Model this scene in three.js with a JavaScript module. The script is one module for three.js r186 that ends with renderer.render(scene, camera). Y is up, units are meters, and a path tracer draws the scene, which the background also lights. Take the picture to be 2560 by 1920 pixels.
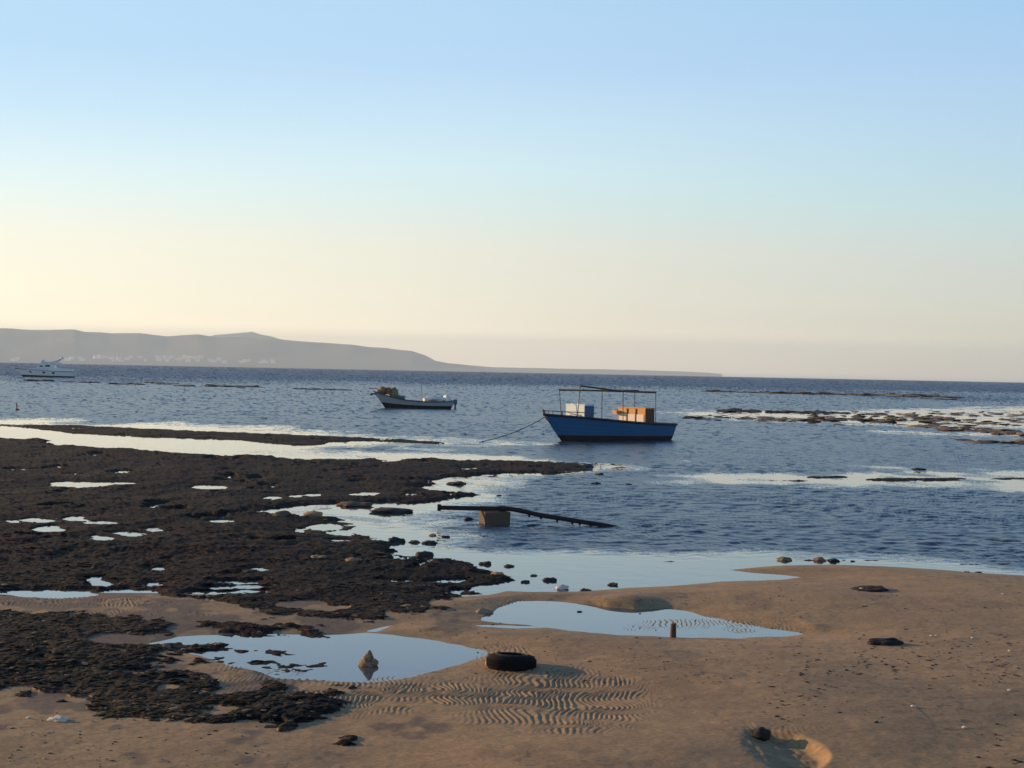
import * as THREE from 'three';
import { mergeGeometries, mergeVertices } from 'three/addons/utils/BufferGeometryUtils.js';

// ------------------------------------------------------------------ camera, sky, sun, exposure
const scene = new THREE.Scene();
const EXPOSURE = 1.25, HAZE = 8e-5, F = 3800, EYE = 4.0, S = 2560 / 2212;            // focal length in photograph pixels, eye height
const camera = new THREE.PerspectiveCamera(2 * Math.atan(960 / F) * 180 / Math.PI, 4 / 3, 0.5, 40000);
camera.rotation.order = 'YXZ';
camera.position.set(0, EYE, 0);
camera.rotation.set(-0.0084, 0, 0.0196);
camera.updateMatrixWorld(true);

const renderer = new THREE.WebGLRenderer({ antialias: true });
renderer.setSize(1024, 768);
renderer.toneMapping = THREE.LinearToneMapping;
renderer.toneMappingExposure = EXPOSURE;
renderer.shadowMap.enabled = true;

const SUN_AZ = 24 * Math.PI / 180, SUN_EL = 10 * Math.PI / 180;   // azimuth measured from the left (-x) towards the distance (-z)
const toSun = new THREE.Vector3(-Math.cos(SUN_EL) * Math.cos(SUN_AZ), Math.sin(SUN_EL), -Math.cos(SUN_EL) * Math.sin(SUN_AZ));
const sun = new THREE.DirectionalLight(new THREE.Color().setRGB(1.0, 0.62, 0.30), 5.0);
sun.position.copy(toSun).multiplyScalar(200).add(new THREE.Vector3(0, 0, -40));
sun.target.position.set(0, 0, -40); scene.add(sun.target);
sun.castShadow = true; sun.shadow.radius = 1.6; sun.shadow.mapSize.set(4096, 4096);
Object.assign(sun.shadow.camera, { left: -80, right: 80, top: 60, bottom: -60, near: 1, far: 500 });
sun.name = 'sun'; scene.add(sun);

const lin = (c) => (c /= 255) <= 0.04045 ? c / 12.92 : ((c + 0.055) / 1.055) ** 2.4;
const mixA = (a, b, t) => a.map((v, i) => v + (b[i] - v) * t);
const clamp = (x, a = 0, b = 1) => x < a ? a : x > b ? b : x;
const sst = (a, b, x) => { const t = clamp((x - a) / (b - a)); return t * t * (3 - 2 * t); };
function skyTexture() {
  const W = 1024, H = 1024, d = new Float32Array(W * H * 4);
  // colours by elevation (degrees), at 47, 66 and 85 degrees round from the sun, sRGB as they reach the eye; the haze in front gives part of the light low down
  const st = [[-90, [130, 125, 118], [120, 120, 118], [110, 112, 115]], [0, [251, 236, 212], [226, 214, 203], [190, 185, 177]], [1.9, [253, 243, 219], [225, 219, 205], [197, 197, 188]], [2.8, [254, 248, 225], [228, 224, 210], [201, 205, 197]], [4.6, [253, 251, 233], [228, 229, 217], [201, 212, 210]],
    [6.3, [238, 251, 246], [216, 233, 231], [191, 217, 222]], [7.5, [226, 245, 251], [212, 235, 241], [184, 213, 227]], [9.3, [205, 234, 251], [202, 229, 244], [178, 210, 233]], [11.3, [194, 226, 250], [187, 217, 245], [174, 206, 238]], [13.7, [189, 223, 248], [181, 216, 243], [162, 203, 236]], [20, [160, 200, 234], [150, 193, 230], [135, 180, 224]], [40, [76, 116, 172], [68, 108, 166], [64, 104, 162]], [90, [38, 66, 118], [38, 66, 118], [38, 66, 118]]]
    .map((r) => [r[0], ...r.slice(1).map((c) => c.map((v) => lin(v) / EXPOSURE))]);
  const air = [0.365, 0.37, 0.365];
  const sa = Math.atan2(toSun.z, toSun.x);
  for (let j = 0; j < H; j++) {
    const el = ((j + 0.5) / H - 0.5) * 180;
    let k = 0; while (k < st.length - 2 && el > st[k + 1][0]) k++;
    const t = clamp((el - st[k][0]) / (st[k + 1][0] - st[k][0])), row = [1, 2, 3].map((q) => mixA(st[k][q], st[k + 1][q], t));
    const T = el > 0 ? Math.max(0.24, Math.exp(-HAZE * 470 / Math.sin(Math.max(el, 0.3) * Math.PI / 180))) : 1;
    for (let i = 0; i < W; i++) {
      const az = ((i + 0.5) / W - 0.5) * 2 * Math.PI;
      let da = Math.abs(az - sa); if (da > Math.PI) da = 2 * Math.PI - da; da *= 180 / Math.PI;
      const c = mixA(mixA(row[0], row[1], sst(38, 75, da)), row[2], sst(60, 95, da));
      const o = (j * W + i) * 4;
      for (let q = 0; q < 3; q++) d[o + q] = Math.max(0.02, (c[q] - air[q] * (1 - T)) / T);
      d[o + 3] = 1;
    }
  }
  const tx = new THREE.DataTexture(d, W, H, THREE.RGBAFormat, THREE.FloatType);
  tx.mapping = THREE.EquirectangularReflectionMapping; tx.magFilter = tx.minFilter = THREE.LinearFilter; tx.needsUpdate = true;
  return tx;
}
const sky = skyTexture();
scene.background = sky; scene.environment = sky; scene.environmentIntensity = 1;

// ------------------------------------------------------------------ helpers
let seed = 20240611;
const rnd = () => { seed = (seed + 0x6D2B79F5) | 0; let t = Math.imul(seed ^ (seed >>> 15), 1 | seed); t = (t + Math.imul(t ^ (t >>> 7), 61 | t)) ^ t; return ((t ^ (t >>> 14)) >>> 0) / 4294967296; };
const rr = (a, b) => a + (b - a) * rnd();
const hash = (x, y) => { let h = Math.imul(x, 374761393) + Math.imul(y, 668265263); h = Math.imul(h ^ (h >>> 13), 1274126177); return ((h ^ (h >>> 16)) >>> 0) / 4294967296; };
function vn(x, y) {                                     // value noise, -1..1
  const xi = Math.floor(x), yi = Math.floor(y); let u = x - xi, v = y - yi;
  u = u * u * (3 - 2 * u); v = v * v * (3 - 2 * v);
  const a = hash(xi, yi), b = hash(xi + 1, yi), c = hash(xi, yi + 1), d = hash(xi + 1, yi + 1);
  return (a + (b - a) * u + (c - a + (a - b - c + d) * u) * v) * 2 - 1;
}
const fbm = (x, y, n = 4) => { let s = 0, a = 0.5; for (let i = 0; i < n; i++) { s += a * vn(x, y); x = x * 2.03 + 17.1; y = y * 2.03 + 5.7; a *= 0.5; } return s; };
const ray = (px, py) => new THREE.Vector3((px * S - 1280) / F, (960 - py * S) / F, -1).applyMatrix4(new THREE.Matrix4().extractRotation(camera.matrixWorld));
function ground(px, py, y = 0) { const r = ray(px, py), t = (y - EYE) / r.y; return new THREE.Vector3(r.x * t, y, r.z * t); }   // where a sight line meets the level y
function away(px, py, D) { const r = ray(px, py), t = D / -r.z; return new THREE.Vector3(r.x * t, EYE + r.y * t, -D); }           // at a distance D
const used = {};
function numbered(n) { const k = used[n] = (used[n] ?? -1) + 1; return k ? `${n}_${String(k).padStart(3, '0')}` : n; }
const shade = (o) => { o.traverse((m) => { if (m.isMesh) { m.castShadow = true; m.receiveShadow = true; } }); return o; };
function tag(o, label, category, group, kind) { o.userData = {}; if (label) o.userData.label = label; if (category) o.userData.category = category; if (group) o.userData.group = group; if (kind) o.userData.kind = kind; return o; }
function thing(name, pos, turn, label, category, group) { const g = new THREE.Group(); g.name = numbered(name); g.position.copy(pos); g.rotation.y = turn; scene.add(g); return tag(g, label, category, group); }
function mesh(name, geo, mat, parent = scene) { const m = new THREE.Mesh(geo, mat); m.name = parent === scene ? numbered(name) : name; m.castShadow = m.receiveShadow = true; parent.add(m); return m; }
const std = (r, g, b, rough = 0.8, extra = {}) => new THREE.MeshStandardMaterial({ color: new THREE.Color().setRGB(r, g, b), roughness: rough, metalness: 0, ...extra });
function box(w, h, d, x = 0, y = 0, z = 0, ry = 0, rz = 0, rx = 0) { const g = new THREE.BoxGeometry(w, h, d); g.rotateX(rx); g.rotateZ(rz); g.rotateY(ry); g.translate(x, y, z); return g; }
function tube(a, b, r, n = 8, r2 = r) { const d = new THREE.Vector3().subVectors(b, a), L = d.length(), g = new THREE.CylinderGeometry(r2, r, L, n); g.translate(0, L / 2, 0); g.applyQuaternion(new THREE.Quaternion().setFromUnitVectors(new THREE.Vector3(0, 1, 0), d.normalize())); g.translate(a.x, a.y, a.z); return g; }
const V = (x, y, z) => new THREE.Vector3(x, y, z);
const merge = (l) => mergeGeometries(l.map((g) => { const k = g.index ? g.toNonIndexed() : g; for (const n of Object.keys(k.attributes)) if (!['position', 'normal', 'uv'].includes(n)) k.deleteAttribute(n); return k; }));
function lump(detail, sx, sy, sz, rough, sd, freq = 1.6) {          // an uneven stone
  let g = mergeVertices((() => { const q = new THREE.IcosahedronGeometry(1, detail); q.deleteAttribute('normal'); q.deleteAttribute('uv'); return q; })());
  const p = g.attributes.position;
  for (let i = 0; i < p.count; i++) {
    const x = p.getX(i), y = p.getY(i), z = p.getZ(i);
    const n = 1 + rough * (fbm(x * freq + sd * 7.3 + z * 0.7, y * freq + z * freq + sd * 3.1, 4) * 1.6 + 0.35 * vn(x * 4 + sd, z * 4 - y * 3));
    p.setXYZ(i, x * n * sx, y * n * sy, z * n * sz);
  }
  g.computeVertexNormals();
  const uv = new Float32Array(p.count * 2); for (let i = 0; i < p.count; i++) { uv[2 * i] = p.getX(i) + p.getZ(i) * 0.5; uv[2 * i + 1] = p.getY(i) + p.getZ(i) * 0.5; }
  g.setAttribute('uv', new THREE.BufferAttribute(uv, 2)); return g;
}
function noiseTexture(N, fn, srgb, rep = 1) {
  const d = new Uint8Array(N * N * 4);
  for (let j = 0; j < N; j++) for (let i = 0; i < N; i++) { const c = fn(i / N, j / N), o = (j * N + i) * 4; for (let k = 0; k < 3; k++) d[o + k] = clamp(Array.isArray(c) ? c[k] : c) * 255; d[o + 3] = 255; }
  const t = new THREE.DataTexture(d, N, N); t.wrapS = t.wrapT = THREE.RepeatWrapping; t.magFilter = THREE.LinearFilter; t.minFilter = THREE.LinearMipmapLinearFilter; t.generateMipmaps = true;
  if (srgb) t.colorSpace = THREE.SRGBColorSpace; t.repeat.set(rep, rep); t.needsUpdate = true; return t;
}
function tile(u, v, f, n = 4) {                          // noise that repeats at the edges
  const a = fbm(u * f, v * f, n), b = fbm((u - 1) * f, v * f, n), c = fbm(u * f, (v - 1) * f, n), d = fbm((u - 1) * f, (v - 1) * f, n);
  const k = a * (1 - u) * (1 - v) + b * u * (1 - v) + c * (1 - u) * v + d * u * v; return k / Math.sqrt((u * u + (1 - u) ** 2) * (v * v + (1 - v) ** 2));
}

// ------------------------------------------------------------------ outlines of shore, pools and reef, in world metres
const poly = (pts) => {
  const p = pts.map(([x, y]) => { const g = ground(x, y); return [g.x, g.z]; });
  const xs = p.map((q) => q[0]), zs = p.map((q) => q[1]);
  return { p, x0: Math.min(...xs), x1: Math.max(...xs), z0: Math.min(...zs), z1: Math.max(...zs) };
};
const ell = (cx, cy, rx, ry, sd = 0) => poly(Array.from({ length: 18 }, (_, i) => { const a = i / 18 * Math.PI * 2, k = 1 + 0.3 * vn(Math.cos(a) * 1.7 + cx, Math.sin(a) * 1.7 + cy + sd); return [cx + rx * k * Math.cos(a), cy + ry * k * Math.sin(a)]; }));
function sd(P, x, z, far = 4) {                          // signed distance, positive inside; a lower bound beyond `far`
  const ox = Math.max(P.x0 - x, x - P.x1, 0), oz = Math.max(P.z0 - z, z - P.z1, 0);
  if (ox > far || oz > far) return -Math.max(ox, oz);
  let m = 1e9, ins = false; const p = P.p, n = p.length;
  for (let i = 0, j = n - 1; i < n; j = i++) {
    const ax = p[j][0], az = p[j][1], bx = p[i][0], bz = p[i][1], dx = bx - ax, dz = bz - az;
    const t = clamp(((x - ax) * dx + (z - az) * dz) / (dx * dx + dz * dz)), ex = x - ax - dx * t, ez = z - az - dz * t, q = ex * ex + ez * ez;
    if (q < m) m = q;
    if ((az > z) !== (bz > z) && x < (bx - ax) * (z - az) / (bz - az) + ax) ins = !ins;
  }
  return ins ? Math.sqrt(m) : -Math.sqrt(m);
}
const SAND = poly([[2700, 1268], [2400, 1255], [2212, 1243], [2100, 1236], [2000, 1229], [1900, 1223], [1800, 1220], [1700, 1222], [1610, 1227], [1565, 1231], [1620, 1237], [1700, 1243], [1734, 1247], [1690, 1252], [1560, 1257], [1450, 1265], [1350, 1272], [1250, 1277], [1150, 1279], [1095, 1277], [1055, 1285], [980, 1290], [700, 1288], [300, 1280], [0, 1278], [-500, 1270], [-900, 1270], [-900, 1950], [3300, 1950], [3300, 1290]]);
const POOL1 = poly([[318, 1390], [380, 1375], [480, 1370], [600, 1369], [700, 1371], [790, 1366], [850, 1370], [920, 1380], [1000, 1394], [1045, 1404], [1052, 1415], [1015, 1432], [960, 1446], [890, 1462], [830, 1470], [760, 1473], [690, 1470], [620, 1466], [585, 1455], [560, 1448], [500, 1436], [430, 1420], [370, 1405]]);
const POOL2 = poly([[1096, 1306], [1120, 1299], [1160, 1297], [1220, 1299], [1290, 1308], [1370, 1315], [1440, 1314], [1480, 1320], [1530, 1333], [1600, 1347], [1660, 1358], [1740, 1366], [1748, 1369], [1700, 1375], [1600, 1379], [1500, 1379], [1420, 1376], [1330, 1371], [1230, 1362], [1150, 1352], [1080, 1346], [1035, 1340], [1050, 1325]]);
const POOL3 = poly([[-60, 1284], [0, 1279], [40, 1274], [100, 1273], [150, 1276], [180, 1279], [212, 1285], [180, 1289], [130, 1293], [60, 1290], [0, 1284]]);
const POOLS = [POOL1, POOL2, POOL3, poly([[785, 1364], [830, 1352], [860, 1345], [872, 1346], [845, 1356], [812, 1366]]), poly([[1010, 1349], [1150, 1352], [1190, 1355], [1120, 1358], [1040, 1355]])];
const REEF_A = poly([[-900, 950], [0, 945], [60, 949], [122, 955], [128, 962], [200, 965], [280, 972], [400, 978], [500, 985], [580, 985], [600, 990], [700, 992], [760, 992], [800, 990], [850, 995], [900, 991], [1000, 994], [1100, 996], [1200, 1000], [1270, 1004], [1297, 1009], [1270, 1017], [1200, 1024], [1150, 1026], [1105, 1024], [1050, 1026], [980, 1031], [930, 1040], [905, 1054], [950, 1061], [1022, 1069], [1010, 1079], [950, 1085], [880, 1087], [800, 1084], [760, 1087], [700, 1090], [640, 1098], [600, 1108], [640, 1116], [720, 1123], [770, 1130], [800, 1146], [840, 1168], [872, 1190], [880, 1201], [960, 1211], [1005, 1221], [1048, 1233], [1066, 1253], [1040, 1270], [1062, 1285], [1088, 1296], [1058, 1312], [1035, 1334], [950, 1344], [860, 1346], [825, 1352], [795, 1361], [760, 1362], [700, 1366], [600, 1364], [480, 1362], [620, 1352], [740, 1348], [620, 1334], [530, 1319], [430, 1304], [330, 1295], [230, 1290], [100, 1290], [0, 1296], [-900, 1290]]);
const REEF_B = poly([[-900, 1316], [0, 1316], [100, 1322], [250, 1320], [380, 1329], [480, 1339], [600, 1349], [700, 1358], [790, 1363], [770, 1368], [600, 1369], [480, 1370], [380, 1374], [320, 1388], [370, 1403], [430, 1418], [500, 1430], [470, 1440], [420, 1440], [390, 1460], [430, 1470], [520, 1490], [590, 1505], [620, 1540], [570, 1572], [450, 1575], [330, 1570], [250, 1576], [150, 1570], [90, 1553], [30, 1532], [-60, 1512], [-900, 1480]]);
const REEF_C = poly([[-900, 912], [0, 917], [100, 918], [250, 922], [400, 930], [600, 938], [750, 945], [840, 948], [870, 949], [965, 957], [960, 960], [870, 957], [800, 953], [720, 955], [700, 962], [630, 963], [560, 956], [500, 951], [380, 946], [250, 942], [150, 936], [60, 926], [0, 920], [-900, 916]]);
const ISLANDS = [[410, 1402, 62, 7], [365, 1397, 30, 8], [525, 1409, 22, 5], [600, 1412, 32, 5], [480, 1425, 28, 8], [560, 1430, 60, 6], [640, 1436, 70, 6], [470, 1397, 18, 4], [730, 1378, 28, 3], [690, 1374, 14, 2], [395, 1440, 60, 9]].map((a) => ell(...a));
const BARS = [[520, 1520, 60, 10], [600, 1500, 55, 9], [480, 1475, 50, 8], [410, 1500, 60, 9], [300, 1545, 90, 10], [520, 1550, 60, 9], [640, 1360, 110, 6], [560, 1355, 90, 6], [720, 1354, 70, 5], [650, 1448, 40, 5], [1975, 1036, 125, 5], [1790, 1031, 60, 3], [1720, 1039, 70, 2], [2180, 1034, 60, 3], [1430, 1213, 60, 3], [1290, 1211, 22, 2], [1840, 1211, 150, 3], [2060, 1219, 150, 3], [2150, 1168, 50, 2]].map((a) => ell(...a));
const PUDDLES = [[165, 1047, 62, 6], [250, 1044, 45, 3], [455, 1053, 32, 5], [80, 1125, 36, 5], [165, 1121, 26, 5], [215, 1129, 30, 4], [110, 1143, 22, 6], [30, 1128, 12, 3], [220, 1162, 24, 5], [285, 1154, 34, 6], [330, 1146, 16, 6], [590, 1077, 16, 4], [640, 1072, 14, 3], [680, 1070, 18, 3], [480, 1126, 18, 3], [650, 1146, 16, 5], [735, 1168, 12, 3], [510, 1242, 22, 4], [560, 1232, 30, 5], [520, 1258, 42, 4], [545, 1268, 30, 3], [540, 1280, 40, 3], [480, 1270, 24, 3], [435, 1283, 20, 3], [205, 1252, 14, 5], [230, 1262, 18, 6], [260, 1280, 46, 6], [305, 1283, 34, 5], [965, 1257, 36, 3], [860, 1255, 34, 3], [790, 1068, 30, 4], [700, 1140, 36, 7], [735, 1152, 26, 7], [820, 1150, 18, 6], [660, 1310, 24, 4], [715, 1318, 30, 3], [350, 1230, 10, 4], [330, 1262, 12, 4]].map((a) => ell(...a)).concat([POOL3]);
const CALM = [
  poly([[-900, 895], [0, 907], [200, 912], [400, 919], [600, 927], [800, 939], [980, 950], [1045, 957], [960, 966], [800, 962], [730, 972], [760, 993], [600, 996], [-900, 970]]),
  poly([[700, 975], [900, 982], [1100, 988], [1310, 1003], [1312, 1013], [1100, 1012], [700, 1000]]),
  poly([[590, 1105], [700, 1085], [850, 1082], [1010, 1080], [960, 1095], [945, 1115], [960, 1150], [1030, 1180], [1200, 1190], [1420, 1203], [1600, 1203], [1750, 1205], [2000, 1214], [2212, 1228], [2600, 1235], [2600, 1300], [1000, 1310], [850, 1190], [760, 1130]]),
  poly([[895, 1056], [930, 1036], [1010, 1027], [1060, 1030], [1010, 1045], [1040, 1060], [1010, 1068], [930, 1062]]),
  poly([[1340, 1040], [1500, 1033], [1700, 1024], [1900, 1016], [2212, 1019], [2500, 1025], [2500, 1062], [2212, 1056], [1950, 1052], [1800, 1050], [1500, 1046]]),
  poly([[1478, 897], [1560, 888], [1800, 892], [1950, 885], [2212, 879], [2500, 880], [2500, 932], [2212, 926], [2000, 922], [1850, 916], [1700, 915], [1600, 909]]),
  poly([[1985, 938], [2100, 932], [2212, 930], [2500, 935], [2500, 948], [2212, 945], [2050, 944]]),
];

// ------------------------------------------------------------------ ground: sand and reef
const at = (px, py) => { const g = ground(px, py); return [g.x, g.z]; };
const RIP = [[1190, 1525, 200, 58, 1.0], [1150, 1463, 130, 14, 0.9], [870, 1500, 260, 40, 0.9], [560, 1462, 110, 24, 0.9], [170, 1303, 240, 14, 0.8], [260, 1330, 200, 8, 0.7], [1490, 1352, 190, 17, 0.85], [1230, 1338, 160, 11, 0.42], [1120, 1306, 70, 8, 0.5], [1080, 1413, 60, 16, 0.8], [1690, 1630, 90, 50, 0.15]].map(([x, y, rx, ry, a]) => { const c = at(x, y), e = at(x + rx, y), n = at(x, y - ry), s = at(x, y + ry); return { x: c[0], z: (n[1] + s[1]) / 2, rx: e[0] - c[0], rz: Math.abs(n[1] - s[1]) / 2, a }; });
const bump = (x, z, c, rx, rz) => { const a = (x - c[0]) / rx, b = (z - c[1]) / rz, q = a * a + b * b; return q > 9 ? 0 : Math.exp(-q); };
const B_SCARP = at(1355, 1306), B_TYRE = at(1180, 1440), B_HOLLOW = at(1685, 1657), B_RIM = at(1765, 1640), B_BACK = at(1690, 1585), B_R2 = at(1760, 1361), B_LOW = at(1230, 1530);
function sandHeight(x, z) {
  const D = -z, w = fbm(x * 0.9, z * 0.5, 3) * 0.35;
  let d = sd(SAND, x, z, 6) + w * 0.35;
  for (const P of POOLS) d = Math.min(d, -sd(P, x, z, 5) + w * 0.16 + 0.05 * vn(x * 4, z * 2.5) + 0.03);
  const u = x / D, right = sst(-0.12, 0.12, u), top = 0.035 + 0.2 * right + 0.04 * sst(-0.02, -0.2, u) * sst(18, 15.5, D);
  let h = d > 0 ? top * (1 - Math.exp(-d / (0.6 + 1.6 * right))) : Math.max(-0.35, d * 0.13);
  let rp = 0; for (const r of RIP) { const a = (x - r.x) / r.rx, b = (z - r.z) / r.rz, q = a * a + b * b; if (q < 2.6) rp = Math.max(rp, r.a * (1 - sst(0.1, 2.1, q + 0.6 * vn(x * 2.2, z * 1.4)))); }
  h += 0.10 * bump(x, z, B_SCARP, 0.65, 0.5) * sst(-0.04, 0.12, d);
  if (D < 19) { const a = (x - B_HOLLOW[0]) / 0.42, b = (z - B_HOLLOW[1]) / 0.8, q = Math.sqrt(a * a + b * b) + 0.12 * vn(x * 5, z * 3); h -= 0.11 * (1 - sst(0.75, 1.15, q)) * sst(-1.1, 0.5, a) - 0.012 * vn(x * 14, z * 9) * (1 - sst(0.6, 1, q)); }
  h += 0.05 * bump(x, z, B_R2, 0.25, 0.3);
  if (D < 23) { const lowr = bump(x, z, B_LOW, 1.7, 2.0); h = h * (1 - 0.8 * lowr) + 0.004 * lowr; }
  if (d > -0.3) {
    h += 0.03 * fbm(x * 0.35 + 3, z * 0.3, 3) * sst(0, 1.5, d) + 0.005 * fbm(x * 2.6, z * 2.0, 3) * sst(-0.1, 0.6, d);
    h += 0.002 * vn(x * 11, z * 9) * sst(0, 0.5, d);
  }
  if (rp > 0) {
    if (h < 0.004) h += (-0.003 - h) * clamp(rp * 1.3);
    const wv = fbm(x * 1.6 + 9, z * 1.3, 3), wy = vn(x * 1.3, z * 2.4);
    const ph = (x * 1.0 + z * 0.18 + 0.24 * wv + 0.11 * wy + 0.05 * Math.sin(z * 6 + 4 * wv)) / 0.070;
    const t = ph - Math.floor(ph), sh = t < 0.62 ? t / 0.62 : (1 - t) / 0.38, br = 0.6 + 0.4 * vn(x * 3 + 40, z * 2.2) + 0.35 * vn(x * 7, z * 4.5 + 9);
    h += rp * (0.026 * (sh - 0.5) * clamp(br, 0.15, 1.1));
  }
  return h;
}
function reefHeight(x, z) {
  const n1 = fbm(x * 0.55 + 31, z * 0.45, 4), n2 = fbm(x * 2.4, z * 2.1 + 11, 3);
  let d = Math.max(sd(REEF_A, x, z, 5) + n1 * 0.9 + n2 * 0.35, sd(REEF_C, x, z, 5) + n1 * 0.25);
  let low = 1; const dB = sd(REEF_B, x, z, 5);
  if (dB > -1.5) { const k = sst(22.5, 17.5, -z) * sst(-4.6, -2.2, x), q = dB * (0.9 - 0.45 * k) + n1 * (0.55 + 1.3 * k) + n2 * (0.5 + 0.9 * k) + 0.05 - 0.12 * k; if (q > d) { d = q; low = 0.55; } }
  for (const P of ISLANDS) { const q = sd(P, x, z, 1); if (q > -0.5) d = Math.max(d, q + n2 * 0.2 + 0.12); }
  for (const P of BARS) { const q = sd(P, x, z, 2); if (q > -1) d = Math.max(d, q * 0.5 + n2 * 0.12 + 0.02); }
  if (d < -0.6) return -1;
  let h = -0.03 * low + 0.10 * low * sst(-0.25, 0.9, d) + 0.07 * n1 * sst(0, 1, d) + 0.042 * n2 * sst(-0.1, 0.5, d) + 0.02 * Math.abs(vn(x * 6.5, z * 4.0)) * sst(0, 0.4, d) + 0.009 * vn(x * 17, z * 11);
  { const led = fbm(x * 0.8 + 90, z * 0.5, 3), st = led * 5, fr = st - Math.floor(st); h += 0.03 * (Math.floor(st) + sst(0.35, 0.65, fr) - st * 0.6) * 0.5 * sst(0.2, 1.2, d); }
  { const wet = fbm(x * 1.1 + 70, z * 0.55, 3) + 0.25 * n2 - 0.10 * sst(44, 36, -z); if (d > 0.3 && wet > 0.3) h += (-0.012 - h) * sst(0.34, 0.44, wet + 0.08 * vn(x * 7, z * 5)); }
  let pd = -9; for (const P of PUDDLES) { const q = sd(P, x, z, 1.5); if (q > pd) pd = q; }
  pd += n2 * 0.3 + n1 * 0.25 - 0.04; h *= 1 - 0.6 * sst(-1.1, -0.2, pd); if (pd > -0.3) h = h * (1 - sst(-0.25, 0.02, pd)) - 0.02 * sst(-0.15, 0.05, pd);
  if (d > 0.6 && -z < 30.5 && pd < -0.25) h = Math.max(h, 0.05 + 0.012 * vn(x * 9, z * 8) + 0);
  return h;
}
const REEFC = { black: [0.008, 0.007, 0.007], dark: [0.024, 0.017, 0.011], red: [0.052, 0.020, 0.014], olive: [0.085, 0.060, 0.028], tan: [0.17, 0.115, 0.06], grey: [0.036, 0.031, 0.026] };
function reefColor(x, z, h) {
  const a = fbm(x * 0.35, z * 0.22 + 3, 3), b = fbm(x * 1.7 + 8, z * 1.5, 3), c = vn(x * 8, z * 7), e = fbm(x * 4.2, z * 3.6 + 50, 2);
  let k = mixA(REEFC.dark, REEFC.black, sst(-0.1, 0.5, b));
  k = mixA(k, REEFC.red, 0.8 * sst(0.05, 0.35, a + 0.3 * e));
  k = mixA(k, REEFC.olive, 0.75 * sst(0.05, 0.4, -a + 0.4 * e));
  k = mixA(k, REEFC.grey, 0.7 * sst(0.2, 0.45, e));
  k = mixA(k, REEFC.tan, 0.75 * sst(0.62, 0.9, c) * sst(0, 0.3, b));
  if (-z < 28) k = mixA(k, REEFC.tan, 0.35 * sst(0.1, 0.5, e));
  return k.map((v) => v * (0.62 + 0.36 * hash(Math.round(x * 60), Math.round(z * 40))));
}
const SANDC = [[0.49, 0.305, 0.125], [0.40, 0.26, 0.115], [0.53, 0.34, 0.14]];
function sandColor(x, z) {
  const a = fbm(x * 0.5, z * 0.35 + 20, 4), b = fbm(x * 3.1, z * 2.2, 3), u = x / -z;
  let k = mixA(SANDC[0], SANDC[1], sst(-0.2, 0.35, a)); k = mixA(k, SANDC[2], sst(0.1, 0.5, b) * 0.5); k = mixA(k, [0.30, 0.20, 0.095], 0.55 * sst(0.12, 0.3, fbm(x * 0.9 + 11, z * 0.7, 4) + 0.3 * fbm(x * 5, z * 4, 2)));
  const damp = fbm(x * 1.1 + 5, z * 0.6, 4) + 0.35 * fbm(x * 5, z * 3.4, 2) + 0.5 * sst(-0.02, -0.2, u) * sst(15.6, 18, -z) - 0.42;
  k = mixA(k, [0.15, 0.105, 0.065], 0.8 * sst(-0.06, 0.12, damp) * sst(0.02, -0.06, u));
  const sp = vn(x * 13 + 3, z * 9), patch = sst(0.05, 0.4, fbm(x * 0.8 + 60, z * 0.6, 2) + 0.25 * u);
  if (sp > 0.66) k = mixA(k, [0.10, 0.075, 0.055], 0.55 * patch);
  return k;
}
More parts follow.
